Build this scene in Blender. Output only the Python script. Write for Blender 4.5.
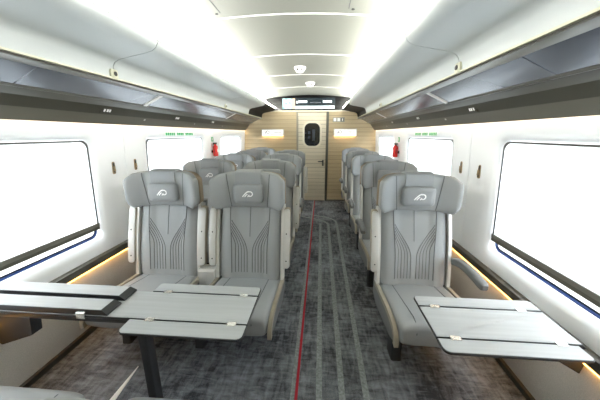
import bpy, bmesh, math
from mathutils import Matrix, Vector
import numpy as np

for o in list(bpy.data.objects): bpy.data.objects.remove(o)
SC = bpy.context.scene
COL = SC.collection
PI = math.pi

# ---------------------------------------------------------------- camera
F_PX, VPX, VPY, CAM_H = 262.0, 321.0, 134.0, 1.6
d = np.array([(VPX-300)/F_PX, -(VPY-200)/F_PX, 1.0]); d /= np.linalg.norm(d)   # car axis (+Y) in camera axes right/up/forward
z = np.array([0, d[2], -d[1]]); z /= np.linalg.norm(z)
x = -np.cross(d, z)
if x[0] < 0: x = -x
R = np.stack([x, d, z])
cam_data = bpy.data.cameras.new('camera'); cam = bpy.data.objects.new('camera', cam_data); COL.objects.link(cam)
cam_data.sensor_width = 36; cam_data.lens = F_PX/600*36; cam_data.clip_start = 0.02
M = Matrix.Identity(4)
for r in range(3):
    M[r][0] = R[r][0]; M[r][1] = R[r][1]; M[r][2] = -R[r][2]
M[2][3] = CAM_H
cam.matrix_world = M
SC.camera = cam

# ---------------------------------------------------------------- daylight and exposure
w = bpy.data.worlds.new('sky'); SC.world = w; w.use_nodes = True
nt = w.node_tree                                   # overcast sky above the horizon, darker ground below it
tc = nt.nodes.new('ShaderNodeTexCoord'); sx = nt.nodes.new('ShaderNodeSeparateXYZ'); cr = nt.nodes.new('ShaderNodeValToRGB')
nt.links.new(tc.outputs['Generated'], sx.inputs[0]); nt.links.new(sx.outputs['Z'], cr.inputs[0])
cr.color_ramp.elements[0].position = 0.0; cr.color_ramp.elements[0].color = (.17, .17, .165, 1)
cr.color_ramp.elements[1].position = 0.02; cr.color_ramp.elements[1].color = (.93, .97, 1, 1)
nt.links.new(cr.outputs[0], nt.nodes['Background'].inputs[0])
w.node_tree.nodes['Background'].inputs[1].default_value = 4.4
SC.view_settings.view_transform = 'Standard'; SC.view_settings.look = 'None'
SC.view_settings.gamma = 1; SC.view_settings.use_curve_mapping = False
SC.view_settings.exposure = 1.92

# ---------------------------------------------------------------- materials
def lin(c):
    return tuple(((v/255)/12.92 if v/255 <= .04045 else ((v/255+.055)/1.055)**2.4) for v in c) + (1,)
MATS = {}
def mat(name, rgb, rough=.5, metal=0, noise=None, bump=None, emit=None, coat=0, spec=.5):
    m = bpy.data.materials.new(name); m.use_nodes = True; nt = m.node_tree; b = nt.nodes['Principled BSDF']
    c = lin(rgb)
    b.inputs['Base Color'].default_value = c; b.inputs['Roughness'].default_value = rough
    b.inputs['Metallic'].default_value = metal; b.inputs['Specular IOR Level'].default_value = spec
    if coat: b.inputs['Coat Weight'].default_value = coat
    if noise or bump:
        tc = nt.nodes.new('ShaderNodeTexCoord')
    if noise:                       # (scale xyz, amount, detail)
        sc, amt, det = noise
        mp = nt.nodes.new('ShaderNodeMapping'); mp.inputs['Scale'].default_value = sc
        n = nt.nodes.new('ShaderNodeTexNoise'); n.inputs['Scale'].default_value = 1; n.inputs['Detail'].default_value = det
        rp = nt.nodes.new('ShaderNodeValToRGB')
        rp.color_ramp.elements[0].position = .3; rp.color_ramp.elements[1].position = .7
        rp.color_ramp.elements[0].color = tuple(v*(1-amt) for v in c[:3])+(1,)
        rp.color_ramp.elements[1].color = tuple(min(1, v*(1+amt)) for v in c[:3])+(1,)
        nt.links.new(tc.outputs['Object'], mp.inputs[0]); nt.links.new(mp.outputs[0], n.inputs['Vector'])
        nt.links.new(n.outputs['Fac'], rp.inputs[0]); nt.links.new(rp.outputs[0], b.inputs['Base Color'])
    if bump:                        # (scale, strength)
        n2 = nt.nodes.new('ShaderNodeTexNoise'); n2.inputs['Scale'].default_value = bump[0]; n2.inputs['Detail'].default_value = 3
        bp = nt.nodes.new('ShaderNodeBump'); bp.inputs['Strength'].default_value = bump[1]; bp.inputs['Distance'].default_value = .002
        nt.links.new(tc.outputs['Object'], n2.inputs['Vector']); nt.links.new(n2.outputs['Fac'], bp.inputs['Height'])
        nt.links.new(bp.outputs[0], b.inputs['Normal'])
    if emit:
        b.inputs['Emission Color'].default_value = lin(emit[0]); b.inputs['Emission Strength'].default_value = emit[1]
    MATS[name] = m
    return m
mat('leather', (150, 153, 154), .5, bump=(260, .15))
mat('pillow_leather', (144, 147, 149), .5, bump=(260, .15))
mat('stitch', (96, 98, 102), .8)
mat('tan_cover', (138, 122, 102), .6)
mat('silver', (208, 207, 203), .38, .25)
mat('champagne', (158, 150, 134), .45, .2)
mat('plate', (192, 191, 187), .4, .2)
mat('arm_grey', (110, 112, 112), .5)
mat('dark_metal', (46, 48, 52), .6, 0)
mat('screw', (60, 60, 60), .4, .8)
mat('emblem_white', (245, 245, 245), .5)
mat('table_top', (180, 183, 185), .65, .0, noise=((1.5, 60, 1), .05, 2))
mat('table_edge', (38, 40, 43), .35)
mat('hinge', (215, 215, 212), .25, .8)
mat('wall_white', (244, 247, 250), .45)
mat('wall_low', (200, 197, 190), .85, noise=((220, 220, 220), .12, 2))
mat('trim_dark', (88, 86, 80), .45, .3)
mat('skirting', (70, 70, 68), .5)
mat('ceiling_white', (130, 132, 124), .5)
mat('joint_white', (250, 250, 246), .4)
mat('bulkhead_white', (178, 184, 184), .4)
mat('bulkhead_lip', (196, 196, 172), .4)
mat('seam_dark', (96, 102, 102), .6)
mat('rack_rail', (104, 103, 98), .35, .5)
mat('rack_dark', (84, 83, 76), .38, .45)
mat('rack_band', (68, 67, 59), .4, .4)
mat('rack_low', (96, 94, 84), .42, .3)
mat('rack_glass', (74, 80, 90), .24, .2)
mat('wood', (190, 172, 138), .5, noise=((1.2, 8, 60), .10, 4))
mat('door_wood', (216, 206, 184), .5, noise=((1.2, 8, 60), .10, 4))
mat('groove', (120, 106, 84), .8)
mat('jamb', (150, 146, 132), .5, .2)
mat('jamb_dark', (92, 92, 84), .5, .2)
mat('black_glass', (8, 9, 11), .05, spec=.4)
mat('black_matte', (14, 14, 15), .6, spec=.15)
mat('door_glass', (22, 28, 36), .08)
mat('dim_view', (54, 62, 74), .3)
mat('rim_cream', (226, 218, 198), .5)
mat('bar_grey', (122, 120, 110), .4, .4)
mat('gasket_blue', (26, 58, 118), .35)
mat('gasket_black', (16, 22, 34), .5)
mat('ring_print', (216, 222, 228), .6)
mat('red', (205, 32, 26), .35)
mat('green', (40, 170, 105), .5)
mat('green_dim', (110, 190, 130), .5)
mat('grey_print', (120, 124, 126), .6)
mat('black_plastic', (34, 34, 34), .5)
mat('detector', (238, 238, 234), .5)
mat('slot_tan', (150, 132, 104), .5)
mat('sign_grey', (150, 150, 140), .5)
mat('sign_white', (240, 240, 238), .5)
mat('carpet_red', (168, 42, 54), .95)
mat('carpet_grey', (134, 141, 140), .95, noise=((60, 60, 60), .35, 5))
mat('strip_white', (244, 244, 240), .3)
mat('cove_light', (255, 255, 255), .5, emit=((255, 252, 245), 6.4))
mat('warm_strip', (255, 240, 210), .5, emit=((255, 228, 194), 9.0))
mat('amber_strip', (255, 210, 130), .5, emit=((255, 184, 84), 3.6))
mat('sign_glow', (255, 240, 210), .5, emit=((255, 206, 140), 3.5))
mat('lit_sign', (255, 255, 255), .5, emit=((255, 246, 232), .12))
mat('screen_dark', (16, 26, 32), .2, emit=((40, 60, 68), .1))
mat('screen_text', (240, 250, 250), .5, emit=((230, 250, 252), .38))
mat('screen_tan', (190, 160, 130), .5, emit=((190, 160, 130), .2))

def carpet_mat():
    m = bpy.data.materials.new('carpet'); m.use_nodes = True; nt = m.node_tree; b = nt.nodes['Principled BSDF']
    b.inputs['Roughness'].default_value = .95; b.inputs['Specular IOR Level'].default_value = .15
    tc = nt.nodes.new('ShaderNodeTexCoord')
    def noise(sc, det, rot=0, dist=0):
        mp = nt.nodes.new('ShaderNodeMapping'); mp.inputs['Scale'].default_value = sc; mp.inputs['Rotation'].default_value = (0, 0, rot)
        n = nt.nodes.new('ShaderNodeTexNoise'); n.inputs['Scale'].default_value = 1; n.inputs['Detail'].default_value = det; n.inputs['Distortion'].default_value = dist
        nt.links.new(tc.outputs['Object'], mp.inputs[0]); nt.links.new(mp.outputs[0], n.inputs['Vector']); return n
    def mix(a, bb, f):
        q = nt.nodes.new('ShaderNodeMix'); q.inputs[0].default_value = f
        nt.links.new(a, q.inputs[2]); nt.links.new(bb, q.inputs[3]); return q.outputs[0]
    n1 = noise((9, 34, 1), 6, .5, .8); n2 = noise((30, 8, 1), 6, -.3, .8); n3 = noise((210, 210, 210), 3); n4 = noise((3.2, 2.6, 1), 3)
    f = mix(mix(n1.outputs['Fac'], n2.outputs['Fac'], .5), n3.outputs['Fac'], .3); f = mix(f, n4.outputs['Fac'], .3)
    rp = nt.nodes.new('ShaderNodeValToRGB'); e = rp.color_ramp.elements
    e[0].position = .42; e[1].position = .60; e[0].color = lin((60, 62, 66)); e[1].color = lin((140, 144, 150))
    nt.links.new(f, rp.inputs[0]); nt.links.new(rp.outputs[0], b.inputs['Base Color'])
    bp = nt.nodes.new('ShaderNodeBump'); bp.inputs['Strength'].default_value = .5; bp.inputs['Distance'].default_value = .004
    nt.links.new(n3.outputs['Fac'], bp.inputs['Height']); nt.links.new(bp.outputs[0], b.inputs['Normal'])
    MATS['carpet'] = m
carpet_mat()
def blind_mat():
    m = bpy.data.materials.new('blind_fabric'); m.use_nodes = True; nt = m.node_tree; nt.nodes.remove(nt.nodes['Principled BSDF'])
    t = nt.nodes.new('ShaderNodeBsdfTranslucent'); t.inputs[0].default_value = (.86, .90, .92, 1)
    df = nt.nodes.new('ShaderNodeBsdfDiffuse'); df.inputs[0].default_value = (.9, .92, .93, 1)
    mx = nt.nodes.new('ShaderNodeMixShader'); mx.inputs[0].default_value = .5
    nt.links.new(t.outputs[0], mx.inputs[1]); nt.links.new(df.outputs[0], mx.inputs[2])
    nt.links.new(mx.outputs[0], nt.nodes['Material Output'].inputs[0]); MATS['blind_fabric'] = m
blind_mat()
def pane_mat():
    m = bpy.data.materials.new('window_glass'); m.use_nodes = True; nt = m.node_tree; nt.nodes.remove(nt.nodes['Principled BSDF'])
    t = nt.nodes.new('ShaderNodeBsdfTransparent'); t.inputs[0].default_value = (.92, .95, .97, 1)
    g = nt.nodes.new('ShaderNodeBsdfGlossy'); g.inputs['Roughness'].default_value = .03
    mx = nt.nodes.new('ShaderNodeMixShader'); mx.inputs[0].default_value = .06
    nt.links.new(t.outputs[0], mx.inputs[1]); nt.links.new(g.outputs[0], mx.inputs[2])
    nt.links.new(mx.outputs[0], nt.nodes['Material Output'].inputs[0]); MATS['window_glass'] = m
pane_mat()
def map_mat():
    m = bpy.data.materials.new('screen_map'); m.use_nodes = True; nt = m.node_tree; b = nt.nodes['Principled BSDF']
    tc = nt.nodes.new('ShaderNodeTexCoord'); v = nt.nodes.new('ShaderNodeTexVoronoi'); v.inputs['Scale'].default_value = 14
    rp = nt.nodes.new('ShaderNodeValToRGB'); rp.color_ramp.elements[0].color = lin((60, 140, 150)); rp.color_ramp.elements[1].color = lin((215, 245, 245))
    rp.color_ramp.elements[0].position = .15; rp.color_ramp.elements[1].position = .5
    nt.links.new(tc.outputs['Object'], v.inputs['Vector']); nt.links.new(v.outputs['Distance'], rp.inputs[0])
    nt.links.new(rp.outputs[0], b.inputs['Emission Color']); b.inputs['Emission Strength'].default_value = .28
    b.inputs['Base Color'].default_value = (.1, .2, .2, 1); MATS['screen_map'] = m
map_mat()

# ---------------------------------------------------------------- mesh helpers
def finish(name, bm, m, parent=None, smooth=35):
    bmesh.ops.recalc_face_normals(bm, faces=bm.faces)
    me = bpy.data.meshes.new(name); bm.to_mesh(me); bm.free()
    if smooth:
        me.polygons.foreach_set('use_smooth', [True]*len(me.polygons)); me.set_sharp_from_angle(angle=math.radians(smooth))
    me.materials.append(MATS[m])
    return link(name, me, parent)
def link(name, me, parent=None):
    o = bpy.data.objects.new(name, me); COL.objects.link(o)
    if parent is not None: o.parent = parent
    return o
def empty(name, loc, rz=0):
    o = bpy.data.objects.new(name, None); COL.objects.link(o); o.location = loc; o.rotation_euler = (0, 0, rz); o.empty_display_size = .1
    return o
def tag(o, label=None, cat=None, group=None, kind=None):
    if label: o['label'] = label
    if cat: o['category'] = cat
    if group: o['group'] = group
    if kind: o['kind'] = kind
    return o
def bm_box(bm, x0, x1, y0, y1, z0, z1, r=0, seg=2):
    res = bmesh.ops.create_cube(bm, size=1)
    vs = res['verts']
    for v in vs:
        v.co = ((x0+x1)/2+v.co.x*(x1-x0), (y0+y1)/2+v.co.y*(y1-y0), (z0+z1)/2+v.co.z*(z1-z0))
    if r:
        es = list({e for v in vs for e in v.link_edges})
        bmesh.ops.bevel(bm, geom=es, offset=r, segments=seg, profile=.5, affect='EDGES')
def box(name, x0, x1, y0, y1, z0, z1, m, parent=None, r=0, seg=2):
    bm = bmesh.new(); bm_box(bm, x0, x1, y0, y1, z0, z1, r, seg); return finish(name, bm, m, parent)
def loft(bm, rings, closed=True, cap=True):
    vv = [[bm.verts.new(p) for p in ring] for ring in rings]
    n = len(vv[0])
    for a, b in zip(vv[:-1], vv[1:]):
        for i in range(n if closed else n-1):
            j = (i+1) % n
            bm.faces.new((a[i], a[j], b[j], b[i]))
    if cap and closed:
        bm.faces.new(vv[0]); bm.faces.new(vv[-1][::-1])
    return vv
def extrude_poly(bm, pts, f0, f1):
    """pts 2d, f0/f1 map 2d->3d for the two ends"""
    loft(bm, [[f0(p) for p in pts], [f1(p) for p in pts]])
def supell(n, ex):
    out = []
    for i in range(n):
        t = 2*PI*i/n; c, s = math.cos(t), math.sin(t)
        out.append((math.copysign(abs(c)**(2/ex), c), math.copysign(abs(s)**(2/ex), s)))
    return out
def tube(bm, pts, r, n=6):
    rings = []
    for i, p in enumerate(pts):
        a = Vector(pts[max(0, i-1)]); b = Vector(pts[min(len(pts)-1, i+1)]); t = (b-a).normalized()
        u = t.cross(Vector((0, 0, 1)))
        if u.length < 1e-3: u = t.cross(Vector((0, 1, 0)))
        u.normalize(); v = t.cross(u)
        rings.append([Vector(p)+r*(math.cos(2*PI*k/n)*u+math.sin(2*PI*k/n)*v) for k in range(n)])
    loft(bm, rings)
def cyl(bm, c, r, axis, h, n=16):
    ax = Vector(axis).normalized(); tube(bm, [Vector(c), Vector(c)+ax*h], r, n)
def rrect(x0, x1, y0, y1, r, n=6):
    pts = []
    for cx, cy, a0 in ((x1-r, y1-r, 0), (x0+r, y1-r, PI/2), (x0+r, y0+r, PI), (x1-r, y0+r, 3*PI/2)):
        for k in range(n+1):
            a = a0+PI/2*k/n; pts.append((cx+r*math.cos(a), cy+r*math.sin(a)))
    return pts
def sstep(t):
    t = max(0, min(1, t)); return t*t*(3-2*t)

# ---------------------------------------------------------------- the car body
C = -0.28                      # car centre line
YB, YE = -2.3, 6.3             # rear and end walls
HF = 1.60                      # half width at the floor
def wall_a(zz): return 1.585-.065*max(0, (zz-.59))/1.1
floor = box('floor', C-HF-.1, C+HF+.1, YB-.05, YE+.05, -.06, 0, 'carpet'); tag(floor, kind='structure')
def ribbon(name, pts, wd, m, parent, zz=.0025):
    bm = bmesh.new(); L = []; Rr = []
    for i, p in enumerate(pts):
        a = Vector(pts[max(0, i-1)]); b = Vector(pts[min(len(pts)-1, i+1)]); t = (b-a).normalized(); nrm = Vector((-t.y, t.x))
        L.append((p[0]+nrm.x*wd/2, p[1]+nrm.y*wd/2, zz)); Rr.append((p[0]-nrm.x*wd/2, p[1]-nrm.y*wd/2, zz))
    vl = [bm.verts.new(p) for p in L]; vr = [bm.verts.new(p) for p in Rr]
    for i in range(len(pts)-1): bm.faces.new((vl[i], vr[i], vr[i+1], vl[i+1]))
    return finish(name, bm, m, parent, 0)
def bend(x0, yb):
    pts = [(x0, YB), (x0, yb-.35)]
    for k in range(1, 9):
        a = k/8*1.05; pts.append((x0-.35*(1-math.cos(a)), yb-.35+.35*math.sin(a)))
    ex, ey = pts[-1]; tx, ty = -math.sin(1.05), math.cos(1.05)
    L = (ex+.36)/-tx if tx else 0
    pts.append((ex+tx*L, ey+ty*L)); return pts
ribbon('carpet_stripe', [(-.125, YB), (-.125, YE)], .018, 'carpet_red', floor, .004)
ribbon('carpet_stripe', [(-.15, YB), (-.15, YE)], .026, 'carpet_grey', floor)
ribbon('carpet_stripe', [(.018, YB), (.018, 4.6)], .04, 'carpet_grey', floor)
ribbon('carpet_stripe', bend(.163, 4.85), .04, 'carpet_grey', floor)
ribbon('carpet_stripe', bend(.315, 5.0), .04, 'carpet_grey', floor)

WIN = [(-1.50, -.16), (.54, 1.985), (2.69, 4.05), (4.80, 6.04)]
WZ0, WZ1 = .735, 1.555
def side_wall(s, nm):
    X = lambda a: C+s*a
    root = empty('wall_'+nm, (X(1.6), 2, 0)); tag(root, kind='structure')
    root.location = (0, 0, 0)
    # lower carpeted panel
    bm = bmesh.new(); pts = [(1.60, 0), (1.585, .59), (1.68, .59), (1.70, 0)]
    extrude_poly(bm, pts, lambda p: (X(p[0]), YB, p[1]), lambda p: (X(p[0]), YE, p[1])); finish('lower_panel', bm, 'wall_low', root)
    # upper panels, one per bay and pillar
    edges = []
    prev = YB
    N = 28
    for wi, (y0, y1) in enumerate(WIN):
        b0, b1 = y0-.16, y1+.16
        if b1 > YE: b1 = YE
        if b0-prev > .02:
            mid = (prev+b0)/2
            for q0, q1 in (((prev, mid-.003), (mid+.003, b0)) if b0-prev > .3 else ((prev, b0),)):
                bm = bmesh.new(); zs = [.59, .9, 1.3, 1.6, 1.72]
                loft(bm, [[(X(wall_a(zz)), q0, zz), (X(wall_a(zz)), q1, zz), (X(wall_a(zz)+.05), q1, zz), (X(wall_a(zz)+.05), q0, zz)] for zz in zs])
                finish('wall_panel', bm, 'wall_white', root, 20)
        prev = b1
        inner = rrect(y0, y1, WZ0, WZ1, .06, 7)
        mid_l = rrect(y0-.05, y1+.05, WZ0-.075, WZ1+.05, .10, 7)
        outer = []
        for (yy, zz) in mid_l:   # push onto the bay rectangle
            cy, cz = (b0+b1)/2, (.59+1.72)/2
            outer.append((yy, zz))
        def rect_pt(k, n=7):
            q, t = divmod(k, n+1); cs = ((b1, 1.72), (b0, 1.72), (b0, .59), (b1, .59))
            return cs[q]
        outer = [rect_pt(k) for k in range(len(inner))]
        # distribute points next to each corner so that quads stay tidy
        n = 7
        out2 = []
        for k in range(len(inner)):
            q, t = divmod(k, n+1); t = t/n
            c0 = outer[k]; yy, zz = mid_l[k]
            if q == 0: p = (b1, min(1.72, zz+.4*t*0)) if t < .5 else (yy, 1.72)
            elif q == 1: p = (yy, 1.72) if t < .5 else (b0, zz)
            elif q == 2: p = (b0, zz) if t < .5 else (yy, .59)
            else: p = (yy, .59) if t < .5 else (b1, zz)
            out2.append(p)
        out2[3] = (b1, 1.72) if False else out2[3]
        bm = bmesh.new()
        rings = [[(X(wall_a(p[1])), p[0], p[1]) for p in out2],
                 [(X(wall_a(p[1])+.002), p[0], p[1]) for p in mid_l],
                 [(X(wall_a(p[1])+.014), p[0]*.5+i[0]*.5, p[1]*.5+i[1]*.5) for p, i in zip(mid_l, inner)],
                 [(X(wall_a(p[1])+.045), p[0], p[1]) for p in inner],
                 [(X(wall_a(p[1])+.075), p[0], p[1]) for p in inner]]
        vv = loft(bm, rings, cap=False)
        # close bay corners
        for q, cpt in enumerate(((b1, 1.72), (b0, 1.72), (b0, .59), (b1, .59))):
            a = vv[0][q*(n+1)+3]; b = vv[0][q*(n+1)+4]; c = bm.verts.new((X(wall_a(cpt[1])), cpt[0], cpt[1])); bm.faces.new((a, b, c))
        # outer skin so the panel has thickness
        finish('window_surround', bm, 'wall_white', root, 50)
    if YE-prev > .02:
        bm = bmesh.new()
        loft(bm, [[(X(wall_a(zz)), prev, zz), (X(wall_a(zz)), YE, zz), (X(wall_a(zz)+.05), YE, zz), (X(wall_a(zz)+.05), prev, zz)] for zz in (.59, 1.2, 1.72)])
        finish('wall_panel', bm, 'wall_white', root, 20)
    # outer body skin below and above the glazing
    for z0, z1 in ((.59, .66), (1.60, 1.95)):
        bm = bmesh.new(); extrude_poly(bm, [(1.66, z0), (1.66, z1), (1.70, z1), (1.70, z0)], lambda p: (X(p[0]), YB, p[1]), lambda p: (X(p[0]), YE, p[1])); finish('outer_skin', bm, 'wall_low', root)
    # dado trim with amber light strip under it
    t = empty('trim_1' if s < 0 else 'trim_2', (0, 0, 0)); tag(t, kind='structure')
    bm = bmesh.new(); extrude_poly(bm, [(1.553, .545), (1.553, .592), (1.575, .602), (1.60, .602), (1.60, .53), (1.565, .53)], lambda p: (X(p[0]), YB, p[1]), lambda p: (X(p[0]), YE, p[1])); finish('dado_rail', bm, 'trim_dark', t)
    bm = bmesh.new(); extrude_poly(bm, [(1.566, .522), (1.566, .5295), (1.584, .5295), (1.584, .522)], lambda p: (X(p[0]), YB+.05, p[1]), lambda p: (X(p[0]), YE-.05, p[1])); finish('light_strip', bm, 'amber_strip', t)
    b = bmesh.new(); extrude_poly(b, [(1.583, 0), (1.578, .045), (1.61, .05), (1.61, 0)], lambda p: (X(p[0]), YB, p[1]), lambda p: (X(p[0]), YE, p[1]))
    tag(finish('baseboard_'+nm, b, 'skirting'), kind='structure')
    # windows and blinds
    side = 'paired-seat side' if s < 0 else 'single-seat side'
    for wi, (y0, y1) in enumerate(WIN):
        wn = empty('window_%d' % (wi+1 if s < 0 else wi+5), (0, 0, 0)); tag(wn, kind='structure')
        off = .070
        bm = bmesh.new()
        o_ = rrect(y0-.01, y1+.01, WZ0-.01, WZ1+.01, .065, 7); g1 = rrect(y0+.012, y1-.012, WZ0+.014, WZ1-.012, .05, 7)
        low = lambda L_: [p for p in L_[14:]+L_[:14] if p[1] < WZ0+.12]
        loft(bm, [[(X(wall_a(p[1])+off), p[0], p[1]) for p in low(o_)], [(X(wall_a(p[1])+off-.012), p[0], p[1]) for p in low(o_)],
                  [(X(wall_a(p[1])+off-.012), p[0], p[1]) for p in low(g1)], [(X(wall_a(p[1])+off), p[0], p[1]) for p in low(g1)]], closed=False, cap=False)
        finish('gasket', bm, 'gasket_blue', wn)
        g2 = rrect(y0+.022, y1-.022, WZ0+.026, WZ1-.022, .04, 7)
        bm = bmesh.new()
        loft(bm, [[(X(wall_a(p[1])+off-.006), p[0], p[1]) for p in g1], [(X(wall_a(p[1])+off-.006), p[0], p[1]) for p in g2]], cap=False)
        finish('inner_gasket', bm, 'gasket_black', wn)
        bm = bmesh.new(); vs = [bm.verts.new((X(wall_a(p[1])+off+.004), p[0], p[1])) for p in o_]; bm.faces.new(vs); finish('pane', bm, 'window_glass', wn, 0)
        where = ('window beside the table', 'window between coat hooks and extinguisher', 'window next to the end wall', '')[wi-1] if wi else 'window behind the seats facing the table'
        bl = empty('roller_blind', (X(1.56), (y0+y1)/2, 1.54)); off_p = bl.location.copy()
        tag(bl, 'white roller blind, %s, %s' % (side, where), 'blind', 'roller blinds over the windows')
        ab = lambda zz: wall_a(zz)+.032
        zb = .862
        pts = [(y0+.006, zb), (y1-.006, zb)] + [(p[0], p[1]) for p in rrect(y0+.006, y1-.006, zb, WZ1-.006, .055, 6) if p[1] > 1.4]
        bm = bmesh.new(); vs = [bm.verts.new(Vector((X(ab(p[1])), p[0], p[1]))-off_p) for p in pts]; bm.faces.new(vs)
        finish('blind_sheet', bm, 'blind_fabric', bl, 0)
        gp = [p for p in rrect(y0+.004, y1-.004, zb, WZ1-.004, .057, 6) if p[1] > 1.4]; gp = [(y1-.004, zb-.05)]+gp+[(y0+.004, zb-.05)]
        bm = bmesh.new(); rg = []
        for q, p in enumerate(gp):
            cy, cz = (y0+y1)/2, 1.2; sg = 1 if p[0] > cy else -1
            cornerish = p[1] > WZ1-.06
            i2 = (p[0]-sg*.013 if abs(p[0]-cy) > (y1-y0)/2-.064 else p[0], p[1]-(.011 if cornerish else 0))
            rg.append([Vector((X(ab(p[1])-.004), p[0], p[1]))-off_p, Vector((X(ab(i2[1])-.004), i2[0], i2[1]))-off_p, Vector((X(ab(i2[1])+.004), i2[0], i2[1]))-off_p, Vector((X(ab(p[1])+.004), p[0], p[1]))-off_p])
        loft(bm, rg); finish('guide_frame', bm, 'skirting', bl, 0)
        for k, (z0, z1, dx) in enumerate(((.838, .866, .006), (.812, .836, .004))):
            bm = bmesh.new(); bm_box(bm, 0, 1, y0+.004, y1-.004, z0, z1)
            for v in bm.verts: v.co.x = X(ab(.84)-.012+v.co.x*.018+(.003 if k else 0))
            for v in bm.verts: v.co -= off_p
            finish('bottom_bar', bm, 'bar_grey' if k == 0 else 'rack_low', bl)
    return root
wl = side_wall(-1, 'left'); wr = side_wall(1, 'right')

# rear wall behind the camera and end wall
tag(box('wall_back', C-1.7, C+1.7, YB-.06, YB, 0, 2.5, 'wood'), kind='structure')
we = empty('wall_end', (0, 0, 0)); tag(we, kind='structure')
ZW = 2.10
DL, DR = -.53, .115
box('wall_core', C-1.7, DL-.03, YE+.012, YE+.07, 0, ZW, 'groove', we)
box('wall_core', DR+.05, C+1.7, YE+.012, YE+.07, 0, ZW, 'groove', we)
box('wall_core', C-1.7, C+1.7, YE+.03, YE+.07, ZW, 2.6, 'groove', we)
box('wall_core', C-1.7, C+1.7, YE+.075, YE+.10, 0, 2.6, 'groove', we)
PH = .0905
def plank(name, x0, x1, z0, z1, y, m, parent): return box(name, x0, x1, y, y+.014, z0, z1, m, parent, .0015, 1)
k = 0; zz = 0.02
while zz < ZW-.01:
    z1 = min(zz+PH-.006, ZW-.004)
    plank('plank', C-1.56, DL-.045, zz, z1, YE, 'wood', we); plank('plank', DR+.06, C+1.56, zz, z1, YE, 'wood', we)
    zz += PH
box('jamb', DL-.043, DL-.004, YE-.012, YE+.05, 0, ZW, 'jamb', we, .003)
box('jamb', DR+.010, DR+.058, YE-.012, YE+.05, 0, ZW, 'jamb_dark', we, .003)
box('head_rail', C-1.5, C+1.5, YE-.03, YE+.02, ZW-.005, ZW+.022, 'rim_cream', we, .004)
box('floor_rail', DR+.06, C+1.55, YE-.012, YE+.005, 0, .04, 'jamb_dark', we)
# door with its porthole
door = empty('door_1', (0, 0, 0)); tag(door, kind='structure')
box('door_leaf', DL, DR, YE+.022, YE+.05, .005, ZW-.02, 'groove', door)
wx0, wx1, wz0, wz1 = -.385, -.025, 1.325, 1.845
zz = .01
while zz < ZW-.03:
    z1 = min(zz+PH-.006, ZW-.022)
    plank('door_plank', DL, DR, zz, z1, YE+.008, 'door_wood', door)
    zz += PH
o_ = rrect(wx0-.045, wx1+.045, wz0-.045, wz1+.045, .17, 8); i_ = rrect(wx0, wx1, wz0, wz1, .13, 8)
bm = bmesh.new(); loft(bm, [[(p[0], YE+.02, p[1]) for p in o_], [(p[0], YE+.002, p[1]) for p in o_], [(p[0], YE-.002, p[1]) for p in i_], [(p[0], YE+.02, p[1]) for p in i_]], cap=False)
finish('window_rim', bm, 'rim_cream', door)
bm = bmesh.new(); loft(bm, [[(p[0], YE+.006, p[1]) for p in i_], [(p[0], YE+.02, p[1]) for p in i_]]); gl = finish('door_window', bm, 'door_glass', door)
for (x0, x1, z0, z1) in ((-.30, -.25, 1.60, 1.66), (-.30, -.25, 1.50, 1.555), (-.2, -.14, 1.45, 1.7), (-.38, -.34, 1.615, 1.63)):
    box('window_detail', x0, x1, YE+.003, YE+.008, z0, z1, 'dim_view', gl)
hd = box('door_handle', -.06, .07, YE-.05, YE-.032, .955, .978, 'dark_metal', door, .006)
box('handle_plate', .035, .075, YE-.012, YE+.01, .86, 1.0, 'jamb_dark', hd, .006)
box('handle_neck', .045, .065, YE-.04, YE, .957, .976, 'dark_metal', hd)

# black glass fascia over the end wall and the information display
bm = bmesh.new()
def ceil_z(a): return 2.455-.075*(a/1.0)**2
pts = [(-1.40, ZW+.02), (1.40, ZW+.02), (1.40, 2.26), (1.0, 2.36)] + [(a, ceil_z(a)-.002) for a in (.95, .7, .45, .2, 0, -.2, -.45, -.7, -.95)] + [(-1.0, 2.36), (-1.40, 2.26)]
extrude_poly(bm, pts, lambda p: (C+p[0], YE-.012, p[1]), lambda p: (C+p[0], YE+.03, p[1]))
fas = finish('trim_3', bm, 'black_glass'); tag(fas, kind='structure')
disp = empty('information_display', (-.29, YE-.03, 2.26)); tag(disp, 'wide dark passenger information screen in black glass fascia above wooden door', 'screen')
def dbox(name, x0, x1, z0, z1, m, t=0, parent=disp): return box(name, x0+.29, x1+.29, -.004-t, .016-t*.0, z0-2.26, z1-2.26, m, parent)
sc = dbox('screen', -.89, .30, 2.145, 2.385, 'screen_dark')
dbox('map_picture', -.885, -.665, 2.155, 2.378, 'screen_map', .003, sc); dbox('map_edge', -.66, -.60, 2.155, 2.378, 'screen_tan', .003, sc)
dbox('text_bar', -.595, .29, 2.155, 2.215, 'screen_text', .003, sc)
for x0, x1, z0 in ((-.57, -.535, 2.275), (-.525, -.48, 2.285), (-.47, -.43, 2.285), (-.42, -.375, 2.285), (-.365, -.33, 2.285), (.03, .075, 2.285), (.085, .13, 2.285), (.145, .175, 2.285), (.185, .225, 2.285)):
    dbox('lettering', x0, x1, z0, z0+.045, 'screen_text', .003, sc)
for k in range(9): dbox('route_dot', -.26+k*.028, -.245+k*.028, 2.283, 2.297, 'grey_print', .003, sc)

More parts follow.
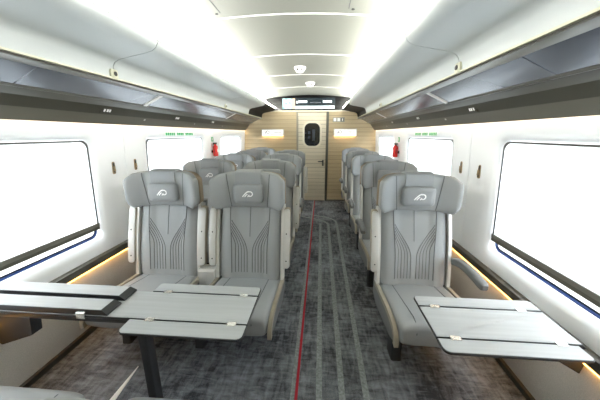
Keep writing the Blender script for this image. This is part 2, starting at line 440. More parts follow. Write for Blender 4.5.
# lit signs, plate and warm wall lamps
def sign(x0, x1, z0, z1, lab):
    e = empty('lit_sign', ((x0+x1)/2, YE, (z0+z1)/2)); tag(e, lab, 'sign', 'lit signs on the end wall')
    w2, h2 = (x1-x0)/2, (z1-z0)/2
    box('housing', -w2, w2, -.05, 0, -h2, h2, 'silver', e, .006)
    p = box('sign_face', -w2+.02, w2-.02, -.055, -.045, -h2+.018, h2-.018, 'lit_sign', e)
    bm = bmesh.new(); emblem_into(bm, -.5*w2, 0, .12, lambda u, v: (u, -.0565, v)); finish('emblem', bm, 'grey_print', p, 0)
    box('divider', -.07*w2, -.05*w2, -.057, -.05, -h2*.7, h2*.7, 'grey_print', p)
    for q in range(6): box('lettering', .08*w2+q*.03, .08*w2+q*.03+.018, -.057, -.05, -.008, .012, 'grey_print', p)
    box('lamp_strip', -w2+.02, w2-.02, -.045, -.015, -h2-.006, -h2, 'sign_glow', e)
def emblem_into(bm, cx, cz, wd, f):
    """bird-like swoosh: two slanted arcs and a ring with a tail; wd = total width"""
    s = wd/1.0
    def strip(pts, w0, w1):
        n = len(pts); A = []; B = []
        for i, p in enumerate(pts):
            a = Vector(pts[max(0, i-1)]); b = Vector(pts[min(n-1, i+1)]); t = (b-a).normalized(); ww = w0+(w1-w0)*i/(n-1)
            A.append(bm.verts.new(f(cx+s*(p[0]-t.y*ww/2), cz+s*(p[1]+t.x*ww/2)))); B.append(bm.verts.new(f(cx+s*(p[0]+t.y*ww/2), cz+s*(p[1]-t.x*ww/2))))
        for i in range(n-1): bm.faces.new((A[i], B[i], B[i+1], A[i+1]))
    strip([(-.5+.62*t, -.26+.52*math.sin(t*1.45)) for t in [i/8 for i in range(9)]], .10, .13)
    strip([(-.30+.28*t, -.26+.26*math.sin(t*1.4)) for t in [i/6 for i in range(7)]], .10, .10)
    strip([(.20+.24*math.cos(a), .02+.22*math.sin(a)) for a in [2.0-i*4.4/14 for i in range(15)]], .11, .09)
    strip([(-.02+.16*t, -.26+.20*t) for t in (0, .5, 1)], .09, .09)
sign(-1.388, -.865, 1.566, 1.712, 'white lit sign box with emblem on wooden end wall, no plate above it')
sign(.292, .815, 1.566, 1.718, 'white lit sign box with emblem under the small grey pictogram plate')
pl = empty('pictogram_plate', (.397, YE-.002, 1.916)); tag(pl, 'small grey plate with three pale pictograms on wooden end wall', 'sign')
box('plate', -.135, .135, -.006, 0, -.052, .052, 'sign_grey', pl, .002)
for q in (-.085, 0, .085): box('pictogram', q-.03, q+.03, -.009, -.004, -.035, .035, 'sign_white' if q < .05 else 'jamb_dark', pl, .001)
box('pictogram', .075, .095, -.011, -.006, -.028, .028, 'sign_white', pl)

# ---------------------------------------------------------------- ceiling
ceil = empty('ceiling', (0, 0, 0)); tag(ceil, kind='structure')
seams = [YB, .10, 1.14, 2.18, 3.19, 4.20, 5.24, YE+.02]
AA = [-1.12, -1.0, -.9, -.75, -.6, -.4, -.2, 0, .2, .4, .6, .75, .9, 1.0, 1.12]
for y0, y1 in zip(seams[:-1], seams[1:]):
    bm = bmesh.new()
    lo = [(a, ceil_z(a)) for a in AA]; hi = [(a, ceil_z(a)+.02) for a in AA[::-1]]
    extrude_poly(bm, lo+hi, lambda p: (C+p[0], y0+.004, p[1]), lambda p: (C+p[0], y1-.004, p[1])); finish('ceiling_panel', bm, 'ceiling_white', ceil, 30)
    bm = bmesh.new()
    extrude_poly(bm, [(a, ceil_z(a)-.003) for a in AA]+[(a, ceil_z(a)+.01) for a in AA[::-1]], lambda p: (C+p[0], y1-.010, p[1]), lambda p: (C+p[0], y1+.010, p[1])); finish('joint_strip', bm, 'joint_white', ceil, 30)
box('roof', C-1.75, C+1.75, YB-.05, YE+.1, 2.52, 2.56, 'ceiling_white', ceil)
for s in (-1, 1):
    bm = bmesh.new(); extrude_poly(bm, [(s*.452, ceil_z(.45)-.003), (s*.457, ceil_z(.45)-.003), (s*.457, ceil_z(.45)+.005), (s*.452, ceil_z(.45)+.005)], lambda p: (C+p[0], .12, p[1]), lambda p: (C+p[0], 2.09, p[1])); finish('hatch_gap', bm, 'stitch', ceil)
    bm = bmesh.new(); cyl(bm, (C+s*.485, 2.10, ceil_z(.48)-.004), .011, (0, 0, 1), .01); finish('hatch_lock', bm, 'black_plastic', ceil)
for (xx, yy, lab) in ((-.292, 3.756, 'white round ceiling sensor nearer the ceiling hatch'), (-.20, 4.836, 'white round ceiling sensor nearer the information display')):
    sd = empty('ceiling_sensor', (xx, yy, ceil_z(0)-.002)); tag(sd, lab, 'sensor', 'ceiling sensors along the middle')
    bm = bmesh.new(); loft(bm, [[(r_*math.cos(2*PI*k/24), r_*math.sin(2*PI*k/24), zz) for k in range(24)] for r_, zz in ((.075, 0), (.075, -.02), (.062, -.035), (.045, -.062), (.03, -.068))]); finish('housing', bm, 'detector', sd, 40)
    for q in (-1, 1): bm = bmesh.new(); bm_box(bm, q*.03-.008, q*.03+.008, -.068, -.048, -.05, -.03); finish('vent', bm, 'black_plastic', sd)
# cove bulkheads, light strips
def bulkhead(s, nm):
    X = lambda a: C+s*a
    root = empty('bulkhead', (0, 0, 0)); tag(root, 'white sloping bulkhead panels over the %s luggage rack' % nm, 'bulkhead')
    prof = [(1.10, 1.965), (1.098, 1.985), (1.085, 2.035), (1.07, 2.055), (1.04, 2.070), (.84, 2.108), (.805, 2.118), (.780, 2.135), (.766, 2.16), (.768, 2.185), (.785, 2.195)]
    inn = [(.80, 2.18), (.79, 2.155), (.83, 2.135), (1.06, 2.095), (1.12, 2.06), (1.135, 1.965)]
    ys = [YB, -.30, 1.78, 3.88, 5.14]
    for y0, y1 in zip(ys[:-1], ys[1:]):
        bm = bmesh.new(); extrude_poly(bm, prof+inn, lambda p: (X(p[0]), y0+.0035, p[1]), lambda p: (X(p[0]), y1-.0035, p[1])); finish('bulkhead_panel', bm, 'bulkhead_white', root, 40)
        bm = bmesh.new(); extrude_poly(bm, [(p[0]+.004*(1 if p[0] > .9 else .5), p[1]+.004) for p in prof]+inn, lambda p: (X(p[0]), y1-.006, p[1]), lambda p: (X(p[0]), y1+.006, p[1])); finish('joint', bm, 'seam_dark', root, 40)
        if y1 < 5:
            bm = bmesh.new(); bm_box(bm, -.028, .028, -.03, .03, -.012, .02, .008)
            for v in bm.verts: v.co = (X(1.094)+v.co.z*s*-1*.6, y1+.0+v.co.y, 1.985+v.co.x)
            finish('latch', bm, 'bulkhead_lip', root)
            bm = bmesh.new(); cyl(bm, (X(1.094)-s*.014, y1, 1.985), .014, (-s, 0, 0), .004); finish('latch_hole', bm, 'black_plastic', root)
    bm = bmesh.new(); extrude_poly(bm, prof+inn, lambda p: (X(p[0]), 5.15, p[1]), lambda p: (X(p[0]), YE-.014, p[1])); finish('black_end_panel', bm, 'black_matte', root, 40)
    bm = bmesh.new(); extrude_poly(bm, [(1.087, 1.9525), (1.087, 1.962), (1.10, 1.965), (1.125, 1.965), (1.125, 1.9525)], lambda p: (X(p[0]), YB, p[1]), lambda p: (X(p[0]), YE-.013, p[1])); finish('lip_strip', bm, 'bulkhead_lip', root)
    lt = empty('cove_light', (0, 0, 0)); tag(lt, 'long bright white cove light along the ceiling over the %s rack' % nm, 'light', 'cove lights')
    bm = bmesh.new(); extrude_poly(bm, [(.83, 2.20), (1.05, 2.375), (1.06, 2.36), (.84, 2.185)], lambda p: (X(p[0]), YB+.01, p[1]), lambda p: (X(p[0]), YE-.02, p[1])); finish('diffuser', bm, 'cove_light', lt)
    bm = bmesh.new(); extrude_poly(bm, [(.757, 2.163), (.757, 2.182), (.7655, 2.182), (.7655, 2.163)], lambda p: (X(p[0]), 5.15, p[1]), lambda p: (X(p[0]), YE-.02, p[1])); finish('edge_light', bm, 'cove_light', lt)
    # luggage rack
    rk = empty('luggage_rack', (0, 0, 0)); tag(rk, 'grey overhead luggage rack with glass shelf panels above the %s' % nm, 'rack', 'luggage racks')
    def prism(name, pts, m, y0=YB, y1=YE-.02, parent=rk, sm=30):
        bm = bmesh.new(); extrude_poly(bm, pts, lambda p: (X(p[0]), y0, p[1]), lambda p: (X(p[0]), y1, p[1])); return finish(name, bm, m, parent, sm)
    prism('front_rail', [(1.095, 1.940), (1.10, 1.951), (1.15, 1.951), (1.158, 1.944), (1.15, 1.928), (1.115, 1.932)], 'rack_rail')
    prism('rear_rail', [(1.315, 1.852), (1.32, 1.866), (1.35, 1.866), (1.35, 1.845), (1.325, 1.842)], 'rack_rail')
    prism('back_panel', [(1.345, 1.846), (1.395, 1.812), (1.41, 1.82), (1.355, 1.866)], 'rack_dark')
    prism('number_band', [(1.395, 1.812), (1.436, 1.752), (1.45, 1.76), (1.41, 1.825)], 'rack_band')
    prism('lower_panel', [(1.436, 1.752), (1.490, 1.680), (1.497, 1.680), (1.502, 1.715), (1.55, 1.725), (1.55, 1.80), (1.45, 1.83)], 'rack_low')
    prism('upper_panel', [(1.14, 2.02), (1.58, 1.98), (1.58, 2.02), (1.14, 2.06)], 'rack_low')
    prism('warm_lamp', [(1.506, 1.712), (1.506, 1.704), (1.519, 1.704), (1.519, 1.712)], 'warm_strip')
    dv = [-1.80, .30, 2.40, 4.50]
    for q, y0 in enumerate(dv):
        y1 = dv[q+1] if q+1 < len(dv) else YE-.02
        prism('divider', [(1.148, 1.929), (1.148, 1.946), (1.318, 1.866), (1.318, 1.846)], 'silver', y0-.022, y0+.022)
        n = 2
        for g in range(n):
            a0 = y0+.024+(y1-y0-.048)*g/n; a1 = y0+.024+(y1-y0-.048)*(g+1)/n-.008
            prism('glass_shelf', [(1.150, 1.934), (1.150, 1.941), (1.318, 1.861), (1.318, 1.853)], 'rack_glass', a0, a1)
        bm = bmesh.new(); 
    for q in range(4):
        yy = 1.05+2.1*q-1.05 if q == 0 else (2.06+1.05*(q-1) if s < 0 else 2.18+1.14*(q-1))
        pn = prism('seat_number', [(1.409, 1.787), (1.414, 1.779), (1.431, 1.764), (1.427, 1.758)], 'rack_band', yy-.06, yy+.06)
        for g, (dy, dz) in enumerate(((-.022, 0), (.008, 0), (.032, 0))):
            e = prism('numeral', [(1.407, 1.789), (1.4085, 1.790), (1.4215, 1.771), (1.4195, 1.770)], 'sign_white', yy+dy-.009, yy+dy+.009, pn)
        bm = bmesh.new(); cyl(bm, (X(1.455), yy+.5, 1.737), .012, (-s*.6, 0, -.8), .008); finish('reading_lamp', bm, 'plate', rk)
    return root
bulkhead(-1, 'paired seats'); bulkhead(1, 'single seats')

# ---------------------------------------------------------------- seats (local: facing -y, origin on the floor under the seat)
def back_y(zz):
    t = (zz-.40)/.62; return -.065+.150*t-.018*math.sin(PI*max(0, min(1, t)))
def front_y(xx, zz):       # front skin of the backrest
    ax = abs(xx); t = (zz-.44)/.58
    return back_y(zz)-.018*sstep((ax-.11)/.05)+.020*sstep((ax-.20)/.055)
MESH = {}
def put(name, key, parent, builder, m, smooth=35):
    o = put0(name, key, parent, builder, m, smooth)
    if name in ('stitching', 'seam', 'screw', 'emblem'): o['kind'] = 'stuff'
    return o
def put0(name, key, parent, builder, m, smooth=35):
    """build a mesh once, link it again for each seat"""
    if key not in MESH:
        bm = bmesh.new(); builder(bm); o = finish(name, bm, m, parent, smooth); MESH[key] = o.data; return o
    return link(name, MESH[key], parent)
def flat_sec(n, ex):
    """superellipse outline sampled evenly across its width"""
    us = [-1+2*i/n for i in range(n+1)]
    us = [math.sin(u*PI/2) if abs(u) > .99 else u for u in us]; us = us[:1]+[-.999, -.99, -.97]+us[1:-1]+[.97, .99, .999]+us[-1:]
    f = [(u, -(max(0, 1-abs(u)**ex))**(1/ex)) for u in us]
    out = f[:]                       # front, left to right (s=0 at both ends)
    b = [(u, (max(0, 1-abs(u)**ex))**(1/ex)) for u in us[1:-1][::-1]]
    return out+b
def b_back(bm):
    rings = []; S = flat_sec(28, 7)
    for i in range(19):
        t = i/18; zz = .38+.66*t; e = max(0, (abs(2*t-1)-.9)/.1); k = 1-.10*e*e; hw = .262-.008*t
        ring = []
        for (c, s) in S:
            xx = c*hw*k
            yf = front_y(xx, zz); yb = back_y(zz)+.11
            ring.append((xx, (yf+yb)/2+s*(yb-yf)/2*k, zz))
        rings.append(ring)
    loft(bm, rings)
def b_backshell(bm):
    rings = []; S = supell(28, 6)
    for i in range(8):
        t = i/7; zz = .30+.72*t; hw = .275
        rings.append([(c*hw, back_y(max(.44, zz))+.145+s*.035, zz) for c, s in S])
    loft(bm, rings)
def surf_line(bm, pts, wd, yfun, lift=.0045):
    """thin raised stitch line over the surface y=yfun(x,z)"""
    A = []; B = []; n = len(pts)
    T = []
    for i, p in enumerate(pts):
        a = Vector(pts[max(0, i-1)]); b = Vector(pts[min(n-1, i+1)]); t = (b-a).normalized(); nx, nz = -t.y, t.x
        r0 = (p[0]+nx*wd/2, p[1]+nz*wd/2); r1 = (p[0]-nx*wd/2, p[1]-nz*wd/2)
        A.append(bm.verts.new((r0[0], yfun(*r0)-lift*.3, r0[1]))); B.append(bm.verts.new((r1[0], yfun(*r1)-lift*.3, r1[1])))
        T.append(bm.verts.new((p[0], yfun(*p)-lift, p[1])))
    for i in range(n-1):
        bm.faces.new((A[i], A[i+1], T[i+1], T[i])); bm.faces.new((T[i], T[i+1], B[i+1], B[i]))
def b_stitch(bm):
    for s in (-1, 1):
        surf_line(bm, [(s*(.150+.018*sstep((zz-.62)/.35)), zz) for zz in [.46+.56*i/16 for i in range(17)]], .006, front_y)
        for q in range(5):
            x0 = .022+.025*q; zt = .68+.012*q; xe = .156; ze = .895-.045*q
            pts = [(s*x0, .46), (s*x0, .6), (s*x0, zt-.05)]
            for j in range(1, 9):
                t = j/8; pts.append((s*(x0+(xe-x0)*(.5*t*t+.5*sstep(t))), zt-.05+(ze+.02*(q)-zt+.05)*t))
            surf_line(bm, pts, .0045, front_y)
    surf_line(bm, [(0, .76), (0, .88), (0, 1.0)], .004, front_y)
HY = .035
def hr_f(xx): return HY-.105*sstep((abs(xx)-.13)/.19)**1.15
def hr_b(xx): return HY+.085-.060*sstep((abs(xx)-.16)/.16)
def hz(xx, t):
    ax = abs(xx)
    zb = 1.005-.012*sstep((ax-.1)/.2)+.045*sstep((ax-.255)/.05); zt = 1.300-.018*sstep((ax-.1)/.2)-.036*sstep((ax-.235)/.067)
    return zb+(zt-zb)*t
def b_head(bm):
    S = flat_sec(36, 6); rings = []
    ts = [0, .02, .05, .1, .2, .35, .5, .65, .8, .9, .95, .98, 1]
    for t in ts:
        e = abs(2*t-1); k = (1-e**7)**.5*.5+.5 if e < 1 else .5
        ring = []
        for c, s in S:
            xx = c*(.302-.02*(1-k)*1.4); f_, b_ = hr_f(xx), hr_b(xx)
            ring.append((xx, (f_+b_)/2+s*(b_-f_)/2*k, hz(xx, t)))
        rings.append(ring)
    loft(bm, rings)
def b_head_back(bm):
    S = flat_sec(24, 6); rings = []
    for t in (0, .03, .08, .5, .92, .97, 1):
        e = abs(2*t-1); k = (1-e**8)**.5*.4+.6 if e < 1 else .6
        ring = []
        for c, s in S:
            xx = c*.298; f_ = hr_b(xx)-.012; b_ = hr_b(xx)+.075
            ring.append((xx, (f_+b_)/2+s*(b_-f_)/2*k, hz(xx, .02+.955*t)-.003))
        rings.append(ring)
    loft(bm, rings)
def hr_front(xx, zz):
    t = (zz-1.0)/.3; e = abs(2*t-1); k = (1-min(1, e)**7)**.5*.5+.5 if e < 1 else .5
    f_, b_ = hr_f(xx), hr_b(xx); return (f_+b_)/2-(b_-f_)/2*k
def b_head_seam(bm):
    for s in (-1, 1):
        surf_line(bm, [(s*(.150+.028*t), 1.012+.274*t) for t in [i/12 for i in range(13)]], .006, hr_front, .003)
def b_flap(bm):
    prof = [(HY-.004, 1.17), (HY-.008, 1.18), (HY-.010, 1.27), (HY-.002, 1.300), (HY+.02, 1.313), (HY+.09, 1.313), (HY+.13, 1.30), (HY+.13, 1.28), (HY+.02, 1.29), (HY+.01, 1.17)]
    hw = .104
    loft(bm, [[(-hw, a, b) for a, b in prof], [(-hw+.004, a, b) for a, b in prof], [(hw-.004, a, b) for a, b in prof], [(hw, a, b) for a, b in prof]])
def b_pillow(bm):
    S = rrect(-.125, .125, -.078, .078, .032, 6); rings = []
    for yy, k in ((HY+.01, 1), (HY-.012, 1), (HY-.028, .985), (HY-.038, .94), (HY-.044, .84), (HY-.046, .5)):
        rings.append([(p[0]*(1-(1-k)*.7), yy, 1.128+p[1]*k) for p in S])
    loft(bm, rings)
def b_emblem(bm): emblem_into(bm, .004, 1.130, .088, lambda u, v: (u, HY-.0485, v))
def cush_top(yy): return .50-.10*((yy+.64)/.62)
def b_cushion(bm):
    S = supell(40, 6); rings = []
    L = [(-.645, .45), (-.64, .62), (-.625, .78), (-.60, .9), (-.56, .97), (-.5, 1), (-.4, 1), (-.3, 1), (-.2, 1), (-.1, 1), (.0, 1)]
    for yy, k in L:
        zt = cush_top(yy); zb = .305-.06*max(0, (yy+.4))
        zc = zb+(zt-zb)*.5; hh = (zt-zb)/2*k
        rings.append([(c*(.262-.03*(1-k)), yy, zc+s*hh) for c, s in S])
    loft(bm, rings)
def b_cseam(bm):
    for s in (-1, 1):
        for k in range(2):
            pts = [(-.03, cush_top(-.03)), (-.3, cush_top(-.3)), (-.5, cush_top(-.5)+.001), (-.56, .488), (-.60, .482), (-.625, .465), (-.64, .445), (-.646, .42)]
            rings = []
            for yy, zz in pts: rings.append([(s*.165-.003, yy-.001, zz+.001), (s*.165, yy-.003, zz+.003), (s*.165+.003, yy-.001, zz+.001)])
        loft(bm, rings, closed=False)
def ribbon_path(bm, pts, wd, x0, x1):
    """flat bar of width wd along a path in the yz plane"""
    A = []; B = []
    for i, p in enumerate(pts):
        a = Vector(pts[max(0, i-1)]); b = Vector(pts[min(len(pts)-1, i+1)]); t = (b-a).normalized(); n = Vector((-t.y, t.x))
        A.append(Vector(p)+n*wd/2); B.append(Vector(p)-n*wd/2)
    rings = [[(x0, a.x, a.y), (x1, a.x, a.y), (x1, b.x, b.y), (x0, b.x, b.y)] for a, b in zip(A, B)]
    loft(bm, rings)
def side_frame(s):
    def f(bm):
        pts = [(back_y(zz)+.035, zz) for zz in (1.02, .95, .85, .75, .65, .55, .47, .40)]
        ribbon_path(bm, pts, .09, s*.265, s*.289)
    return f
def side_rail(s):
    def f(bm):
        pts = [(-.02, .385), (-.20, .40), (-.40, .42), (-.52, .42), (-.575, .412), (-.612, .39), (-.63, .36), (-.628, .325)]
        ribbon_path(bm, pts, .036, s*.266, s*.292)
    return f
def side_panel(s):
    def f(bm):
        P = [(-.08, .40), (-.55, .40), (-.60, .37), (-.605, .33), (-.50, .29), (-.08, .23), (.06, .26), (.04, .40)]
        loft(bm, [[(s*.255, a, b) for a, b in P], [(s*.285, a, b) for a, b in P]])
    return f
def arm_up(s):
    def f(bm):
        S = rrect(-.029, .029, -.03, .03, .012, 3); rings = []
        for zz, k in ((.515, .6), (.521, .85), (.532, 1), (.62, 1), (.75, 1), (.88, 1), (.975, 1), (.99, .85), (.998, .55)):
            rings.append([(s*.314+p[0]*k, back_y(zz)+.006+p[1]*k, zz) for p in S])
        loft(bm, rings)
    return f
def arm_plate(s):
    def f(bm):
        S = rrect(-.0285, .0285, -.006, .006, .004, 2); rings = []
        for zz, k in ((.519, .5), (.527, .85), (.539, 1), (.62, 1), (.75, 1), (.88, 1), (.965, 1), (.985, .8), (.993, .5)):
            rings.append([(s*.314+p[0]*k, back_y(zz)-.027+p[1], zz) for p in S])
        loft(bm, rings)
    return f
def arm_screws(s):
    def f(bm):
        for zz in (.58, .80): cyl(bm, (s*.314, back_y(zz)-.032, zz), .0055, (0, -1, 0), .004, 8)
    return f
def arm_down(s):
    def f(bm):
        S = rrect(-.028, .028, -.028, .028, .016, 4); rings = []
        for yy, zz, k in ((.0, .60, 1), (-.06, .625, 1.1), (-.13, .645, 1.1), (-.22, .65, 1), (-.32, .645, 1), (-.40, .635, 1), (-.425, .632, .9), (-.438, .631, .6)):
            rings.append([(s*.314+p[0]*min(1, k), yy, zz+p[1]*k) for p in S])
        loft(bm, rings)
    return f
def b_leg(bm):
    P = rrect(-.035, .035, -.07, .07, .015, 3)
    loft(bm, [[(p[0]*1.1, -.33+p[1]*1.3, .27) for p in P], [(p[0], -.34+p[1], .10) for p in P], [(p[0], -.35+p[1]*.95, .03) for p in P], [(p[0]*1.05, -.35+p[1], 0) for p in P]])
def b_beam(bm): bm_box(bm, -.25, .25, -.50, -.16, .235, .292, .01)
def b_console(bm):
    P = [(-.10, .22), (-.105, .475), (-.09, .49), (.0, .49), (.04, .22)]
    loft(bm, [[(-.051, a, b) for a, b in P], [(-.048, a-.003, b) for a, b in P], [(.016, a-.003, b) for a, b in P], [(.019, a, b) for a, b in P]])
def seat(loc, label, group, left='up', right='up', leg=-.19, console=0, rz=0, emb=True):
    e = empty('train_seat', (loc[0], loc[1], 0), rz); tag(e, label, 'seat', group)
    put('seat_cushion', 'cush', e, b_cushion, 'leather'); cu = [c for c in e.children][-1]
    put('stitching', 'cs', cu, b_cseam, 'stitch', 0)
    bk = put('backrest', 'back', e, b_back, 'leather'); put('stitching', 'bs', bk, b_stitch, 'stitch', 0)
    put('back_shell', 'bsh', e, b_backshell, 'arm_grey')
    h = put('headrest', 'head', e, b_head, 'leather'); put('seam', 'hs', h, b_head_seam, 'stitch', 0)
    put('headrest_back', 'hb', e, b_head_back, 'tan_cover'); put('headrest_flap', 'flap', e, b_flap, 'pillow_leather')
    p = put('neck_pillow', 'pil', e, b_pillow, 'pillow_leather', 60); put('emblem', 'emb', p, b_emblem, 'emblem_white', 0)
    for s, st in ((-1, left), (1, right)):
        put('side_frame', 'sf%d' % s, e, side_frame(s), 'silver'); put('side_rail', 'sr%d' % s, e, side_rail(s), 'champagne'); put('side_panel', 'sp%d' % s, e, side_panel(s), 'arm_grey')
        if st == 'up':
            a = put('armrest', 'au%d' % s, e, arm_up(s), 'champagne'); put('face_plate', 'ap%d' % s, a, arm_plate(s), 'plate'); put('screw', 'as%d' % s, a, arm_screws(s), 'screw')
        elif st == 'down':
            put('armrest', 'ad%d' % s, e, arm_down(s), 'arm_grey')
    lg = put('leg', 'leg', e, b_leg, 'dark_metal'); lg.location.x = leg
    put('base_beam', 'beam', e, b_beam, 'dark_metal')
    if console:
        c = put('console', 'con', e, b_console, 'plate'); c.location.x = -.31 if console < 0 else .342; c.scale.x = 1
    return e
ROWS = [2.03+.95*k for k in range(5)]
XR, XA, XW = .765, -.583, -1.305
ordn = ['first', 'second', 'third', 'fourth', 'fifth']
for k, y in enumerate(ROWS):
    rl = '%s row past the tables' % ordn[k]
    if k == 0:
        seat((XR, y), 'grey leather single seat facing the wall-mounted folding table, aisle armrest raised', 'single seats along one window wall', 'up', 'down')
        seat((XW, y), 'grey leather window seat of the pair behind the two-part table', 'paired seats, window places', 'up', 'up', -.19, 1)
        seat((XA, y), 'grey leather aisle seat of the pair behind the two-part table, silver armrests raised', 'paired seats, aisle places', 'up', 'up', -.32, -1)
    else:
        seat((XR, y), 'grey single seat, %s, aisle armrest lowered' % rl, 'single seats along one window wall', 'down', 'down')
        seat((XW, y), 'grey window seat of the pair in %s' % rl, 'paired seats, window places', 'up', 'up', -.19, 1)
        if k < 4: seat((XA, y), 'grey aisle seat of the pair in %s' % rl, 'paired seats, aisle places', 'up', 'down' if k == 2 else 'up', -.32, -1)
yf = .222
seat((XA, yf), 'grey aisle seat facing the two-part table from across the rows, only headrest top showing', 'seats facing the rows across the tables', 'up', 'up', .345, 0, PI)
seat((XW, yf), 'grey window seat facing the two-part table across from the rows', 'seats facing the rows across the tables', 'up', 'up', .19, 0, PI)
seat((XR, yf), 'grey single seat facing the wall-mounted table across from the rows', 'seats facing the rows across the tables', 'up', 'up', .19, 0, PI)

# ---------------------------------------------------------------- tables
TZ = .74
def slab(name, x0, x1, y0, y1, parent, z1=TZ, th=.016, rc=(0, 0, 0, 0), m='table_top'):
    """top plate with dark edge band; rc = corner radii at (x1y1, x0y1, x0y0, x1y0)"""
    def outline(g):
        pts = []
        for (cx, cy, sx, sy, r, a0) in ((x1, y1, -1, -1, rc[0], 0), (x0, y1, 1, -1, rc[1], PI/2), (x0, y0, 1, 1, rc[2], PI), (x1, y0, -1, 1, rc[3], 1.5*PI)):
            r = max(r, .002)
            for k in range(6):
                a = a0+PI/2*k/5; pts.append((cx+sx*r+(r-g)*math.cos(a), cy+sy*r+(r-g)*math.sin(a)))
        return pts
    bm = bmesh.new(); loft(bm, [[(p[0], p[1], z1-th) for p in outline(.004)], [(p[0], p[1], z1-th+.004) for p in outline(0)], [(p[0], p[1], z1-.003) for p in outline(0)], [(p[0], p[1], z1-.0015) for p in outline(.002)]])
    o = finish(name, bm, 'table_edge', parent, 0)
    bm = bmesh.new(); loft(bm, [[(p[0], p[1], z1-.004) for p in outline(.003)], [(p[0], p[1], z1) for p in outline(.004)]])
    finish('top_plate', bm, m, o, 0); return o
def hinge(xx, yy, parent, zz=TZ):
    box('hinge', xx-.022, xx+.022, yy-.012, yy+.012, zz-.003, zz+.0025, 'hinge', parent, .001, 1)
# wall-mounted table by the single seats
t = empty('folding_table', (.82, 1.11, 0)); tag(t, 'wall-mounted silver folding table with both leaves open before the single seat', 'table')
L = lambda v: v-.82
M_ = lambda v: v-1.11
slab('center_panel', L(.520), L(1.118), M_(1.008), M_(1.222), t)
slab('leaf', L(.520), L(1.122), M_(1.226), M_(1.312), t, rc=(.02, .02, 0, 0))
slab('leaf', L(.520), L(1.095), M_(.924), M_(1.004), t, rc=(0, 0, .03, .02))
for xx, yy in ((.60, 1.224), (1.02, 1.224), (.60, 1.006), (1.03, 1.006)): hinge(L(xx), M_(yy), t)
bm = bmesh.new(); extrude_poly(bm, [(L(1.02), .722), (L(1.145), .722), (L(1.29), .60), (L(1.305), .50), (L(1.295), .45), (L(1.16), .53), (L(1.13), .66)], lambda p: (p[0], M_(1.15), p[1]), lambda p: (p[0], M_(1.21), p[1])); finish('wall_bracket', bm, 'dark_metal', t, 20)
box('under_frame', L(.62), L(1.11), M_(1.03), M_(1.20), .700, .723, 'table_edge', t, .004)
# long two-part table by the paired seats
t2 = empty('folding_table', (-.93, 1.12, 0)); tag(t2, 'long silver two-part table, wall half folded up, aisle half open, on dark leg', 'table')
L = lambda v: v+.93
M_ = lambda v: v-1.12
slab('center_panel', L(-1.80), L(-.325), M_(1.018), M_(1.238), t2)
slab('leaf', L(-.93), L(-.325), M_(1.242), M_(1.325), t2, rc=(.02, .02, 0, 0))
slab('leaf', L(-.90), L(-.325), M_(.922), M_(1.014), t2, rc=(0, 0, .03, .03))
for xx, yy in ((-.84, 1.24), (-.405, 1.24), (-.80, 1.016), (-.40, 1.016)): hinge(L(xx), M_(yy), t2)
for y0, y1 in ((1.022, 1.118), (1.140, 1.236)):
    bm = bmesh.new(); xa, xb = L(-1.79), L(-1.02)
    loft(bm, [[(xa, M_(y0), TZ+.002), (xb, M_(y0), TZ+.002), (xb, M_(y1), TZ+.002), (xa, M_(y1), TZ+.002)],
              [(xa, M_(y0), TZ+.010), (xb, M_(y0), TZ+.010), (xb, M_(y1), TZ+.010), (xa, M_(y1), TZ+.010)],
              [(xa, M_(y0)+.004, TZ+.028), (xb-.03, M_(y0)+.004, TZ+.028), (xb-.03, M_(y1)-.004, TZ+.028), (xa, M_(y1)-.004, TZ+.028)]])
    fl = finish('folded_leaf', bm, 'table_edge', t2, 20)
    box('top_plate', xa, xb-.034, M_(y0)+.006, M_(y1)-.006, TZ+.026, TZ+.030, 'table_top', fl, .001, 1)
for xx in (-1.70, -1.15): box('hinge', L(xx)-.022, L(xx)+.022, M_(1.008), M_(1.022), TZ-.014, TZ+.02, 'hinge', t2, .002, 1)
box('under_frame', L(-1.70), L(-.50), M_(1.03), M_(1.22), .695, .723, 'table_edge', t2, .004)
bm = bmesh.new(); P = rrect(-.024, .024, -.03, .03, .008, 3)
loft(bm, [[(L(-.915)+p[0], M_(1.115)+p[1], zz) for p in P] for zz in (0, .35, .70)]); finish('leg', bm, 'dark_metal', t2)
box('leg_plate', L(-.97), L(-.86), M_(1.05), M_(1.18), 0, .012, 'dark_metal', t2, .004)
bm = bmesh.new(); extrude_poly(bm, [(L(-1.60), .722), (L(-1.80), .722), (L(-1.85), .62), (L(-1.865), .405), (L(-1.85), .395), (L(-1.64), .475)], lambda p: (p[0], M_(1.15), p[1]), lambda p: (p[0], M_(1.21), p[1])); finish('wall_bracket', bm, 'dark_metal', t2, 20)

# thin white strip on the carpet, tapering to a narrow end
bm = bmesh.new(); P = [(-1.275, 1.14), (-1.235, 1.14), (-1.258, 1.42), (-1.262, 1.42)]
loft(bm, [[(p[0], p[1], .0005) for p in P], [(p[0], p[1], .006) for p in P]])
tag(finish('floor_strip', bm, 'strip_white'), 'thin white tapered strip lying on dark carpet by the table leg', 'strip')

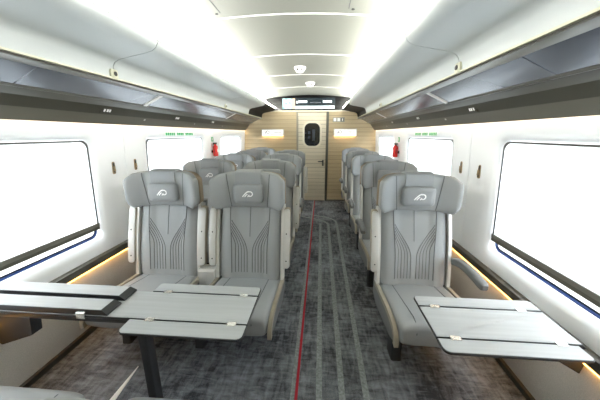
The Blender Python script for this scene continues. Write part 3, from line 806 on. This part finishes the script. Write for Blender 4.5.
# ---------------------------------------------------------------- wall fittings
def hook(s, yy, lab):
    X = C+s*wall_a(1.31)
    e = empty('coat_hook', (X, yy, 1.31)); tag(e, lab, 'hook', 'recessed coat hooks between the windows')
    P = rrect(-.016, .016, -.055, .055, .0155, 6)
    bm = bmesh.new(); loft(bm, [[(s*.004+s*-.059*.0, p[0], p[1]) for p in P], [(-s*.006, p[0]*.9, p[1]*.97) for p in P]]); finish('hook_frame', bm, 'slot_tan', e)
    P2 = rrect(-.009, .009, -.045, .045, .0085, 6)
    bm = bmesh.new(); loft(bm, [[(-s*.005, p[0], p[1]) for p in P2], [(-s*.007, p[0], p[1]) for p in P2]]); finish('hook_slot', bm, 'black_plastic', e)
    box('hook_tongue', min(-s*.016, -s*.004), max(-s*.016, -s*.004), -.006, .006, -.03, .012, 'slot_tan', e, .002)
for s, nm in ((-1, 'paired-seat side'), (1, 'single-seat side')):
    hook(s, 2.18, 'tan recessed coat hook, %s, in panel next to the table window' % nm)
    hook(s, 2.46, 'tan recessed coat hook, %s, in panel joining the second window' % nm)
    hook(s, 4.58, 'tan recessed coat hook, %s, past the fire extinguisher' % nm)
    yy = 4.36 if s < 0 else 4.42
    X = C+s*wall_a(1.35)
    e = empty('fire_extinguisher', (X-s*.055, yy, 1.235)); tag(e, 'small red fire extinguisher on the wall, %s' % nm, 'fire extinguisher', 'wall fire extinguishers')
    bm = bmesh.new(); loft(bm, [[(r_*math.cos(2*PI*k/20), r_*math.sin(2*PI*k/20), zz) for k in range(20)] for r_, zz in ((.03, 0), (.042, .006), (.042, .15), (.036, .17), (.016, .185), (.016, .2))]); finish('cylinder', bm, 'red', e, 50)
    box('valve', -.02, .02, -.05, .03, .198, .225, 'black_plastic', e, .004); box('bracket', min(0, s*.06), max(0, s*.06), -.03, .03, .06, .10, 'black_plastic', e)
    box('label_band', -.0435*1, .0435*1, -.0435*.4, .0435*.4, .07, .12, 'sign_white', e)
    bm = bmesh.new(); tube(bm, [(0, -.03, .21), (0, -.06, .19), (0, -.062, .12), (0, -.05, .06)], .006); finish('hose', bm, 'black_plastic', e)
    g = empty('extinguisher_sign', (C+s*(wall_a(1.5)-.002), yy, 1.515)); tag(g, 'small green and white square sign above fire extinguisher, %s' % nm, 'sign', 'extinguisher signs')
    box('sign_plate', min(0, -s*.004), max(0, -s*.004), -.04, .04, -.035, .035, 'green', g); box('symbol', min(-s*.003, -s*.006), max(-s*.003, -s*.006), -.018, .014, -.02, .02, 'sign_white', g)
    # green lettering over the second window
    st = empty('window_notice', (C+s*(wall_a(1.585)-.003), 3.35, 1.60)); tag(st, 'strip of small green lettering over second window, %s' % nm, 'notice', 'window notices')
    box('backing', min(0, -s*.003), max(0, -s*.003), -.36, .36, -.022, .022, 'wall_white', st)
    for k in range(16):
        if k in (5, 10): continue
        box('lettering', min(-s*.002, -s*.005), max(-s*.002, -s*.005), -.34+k*.042, -.34+k*.042+.03, -.016, .016, 'green' if s < 0 else 'green_dim', st)
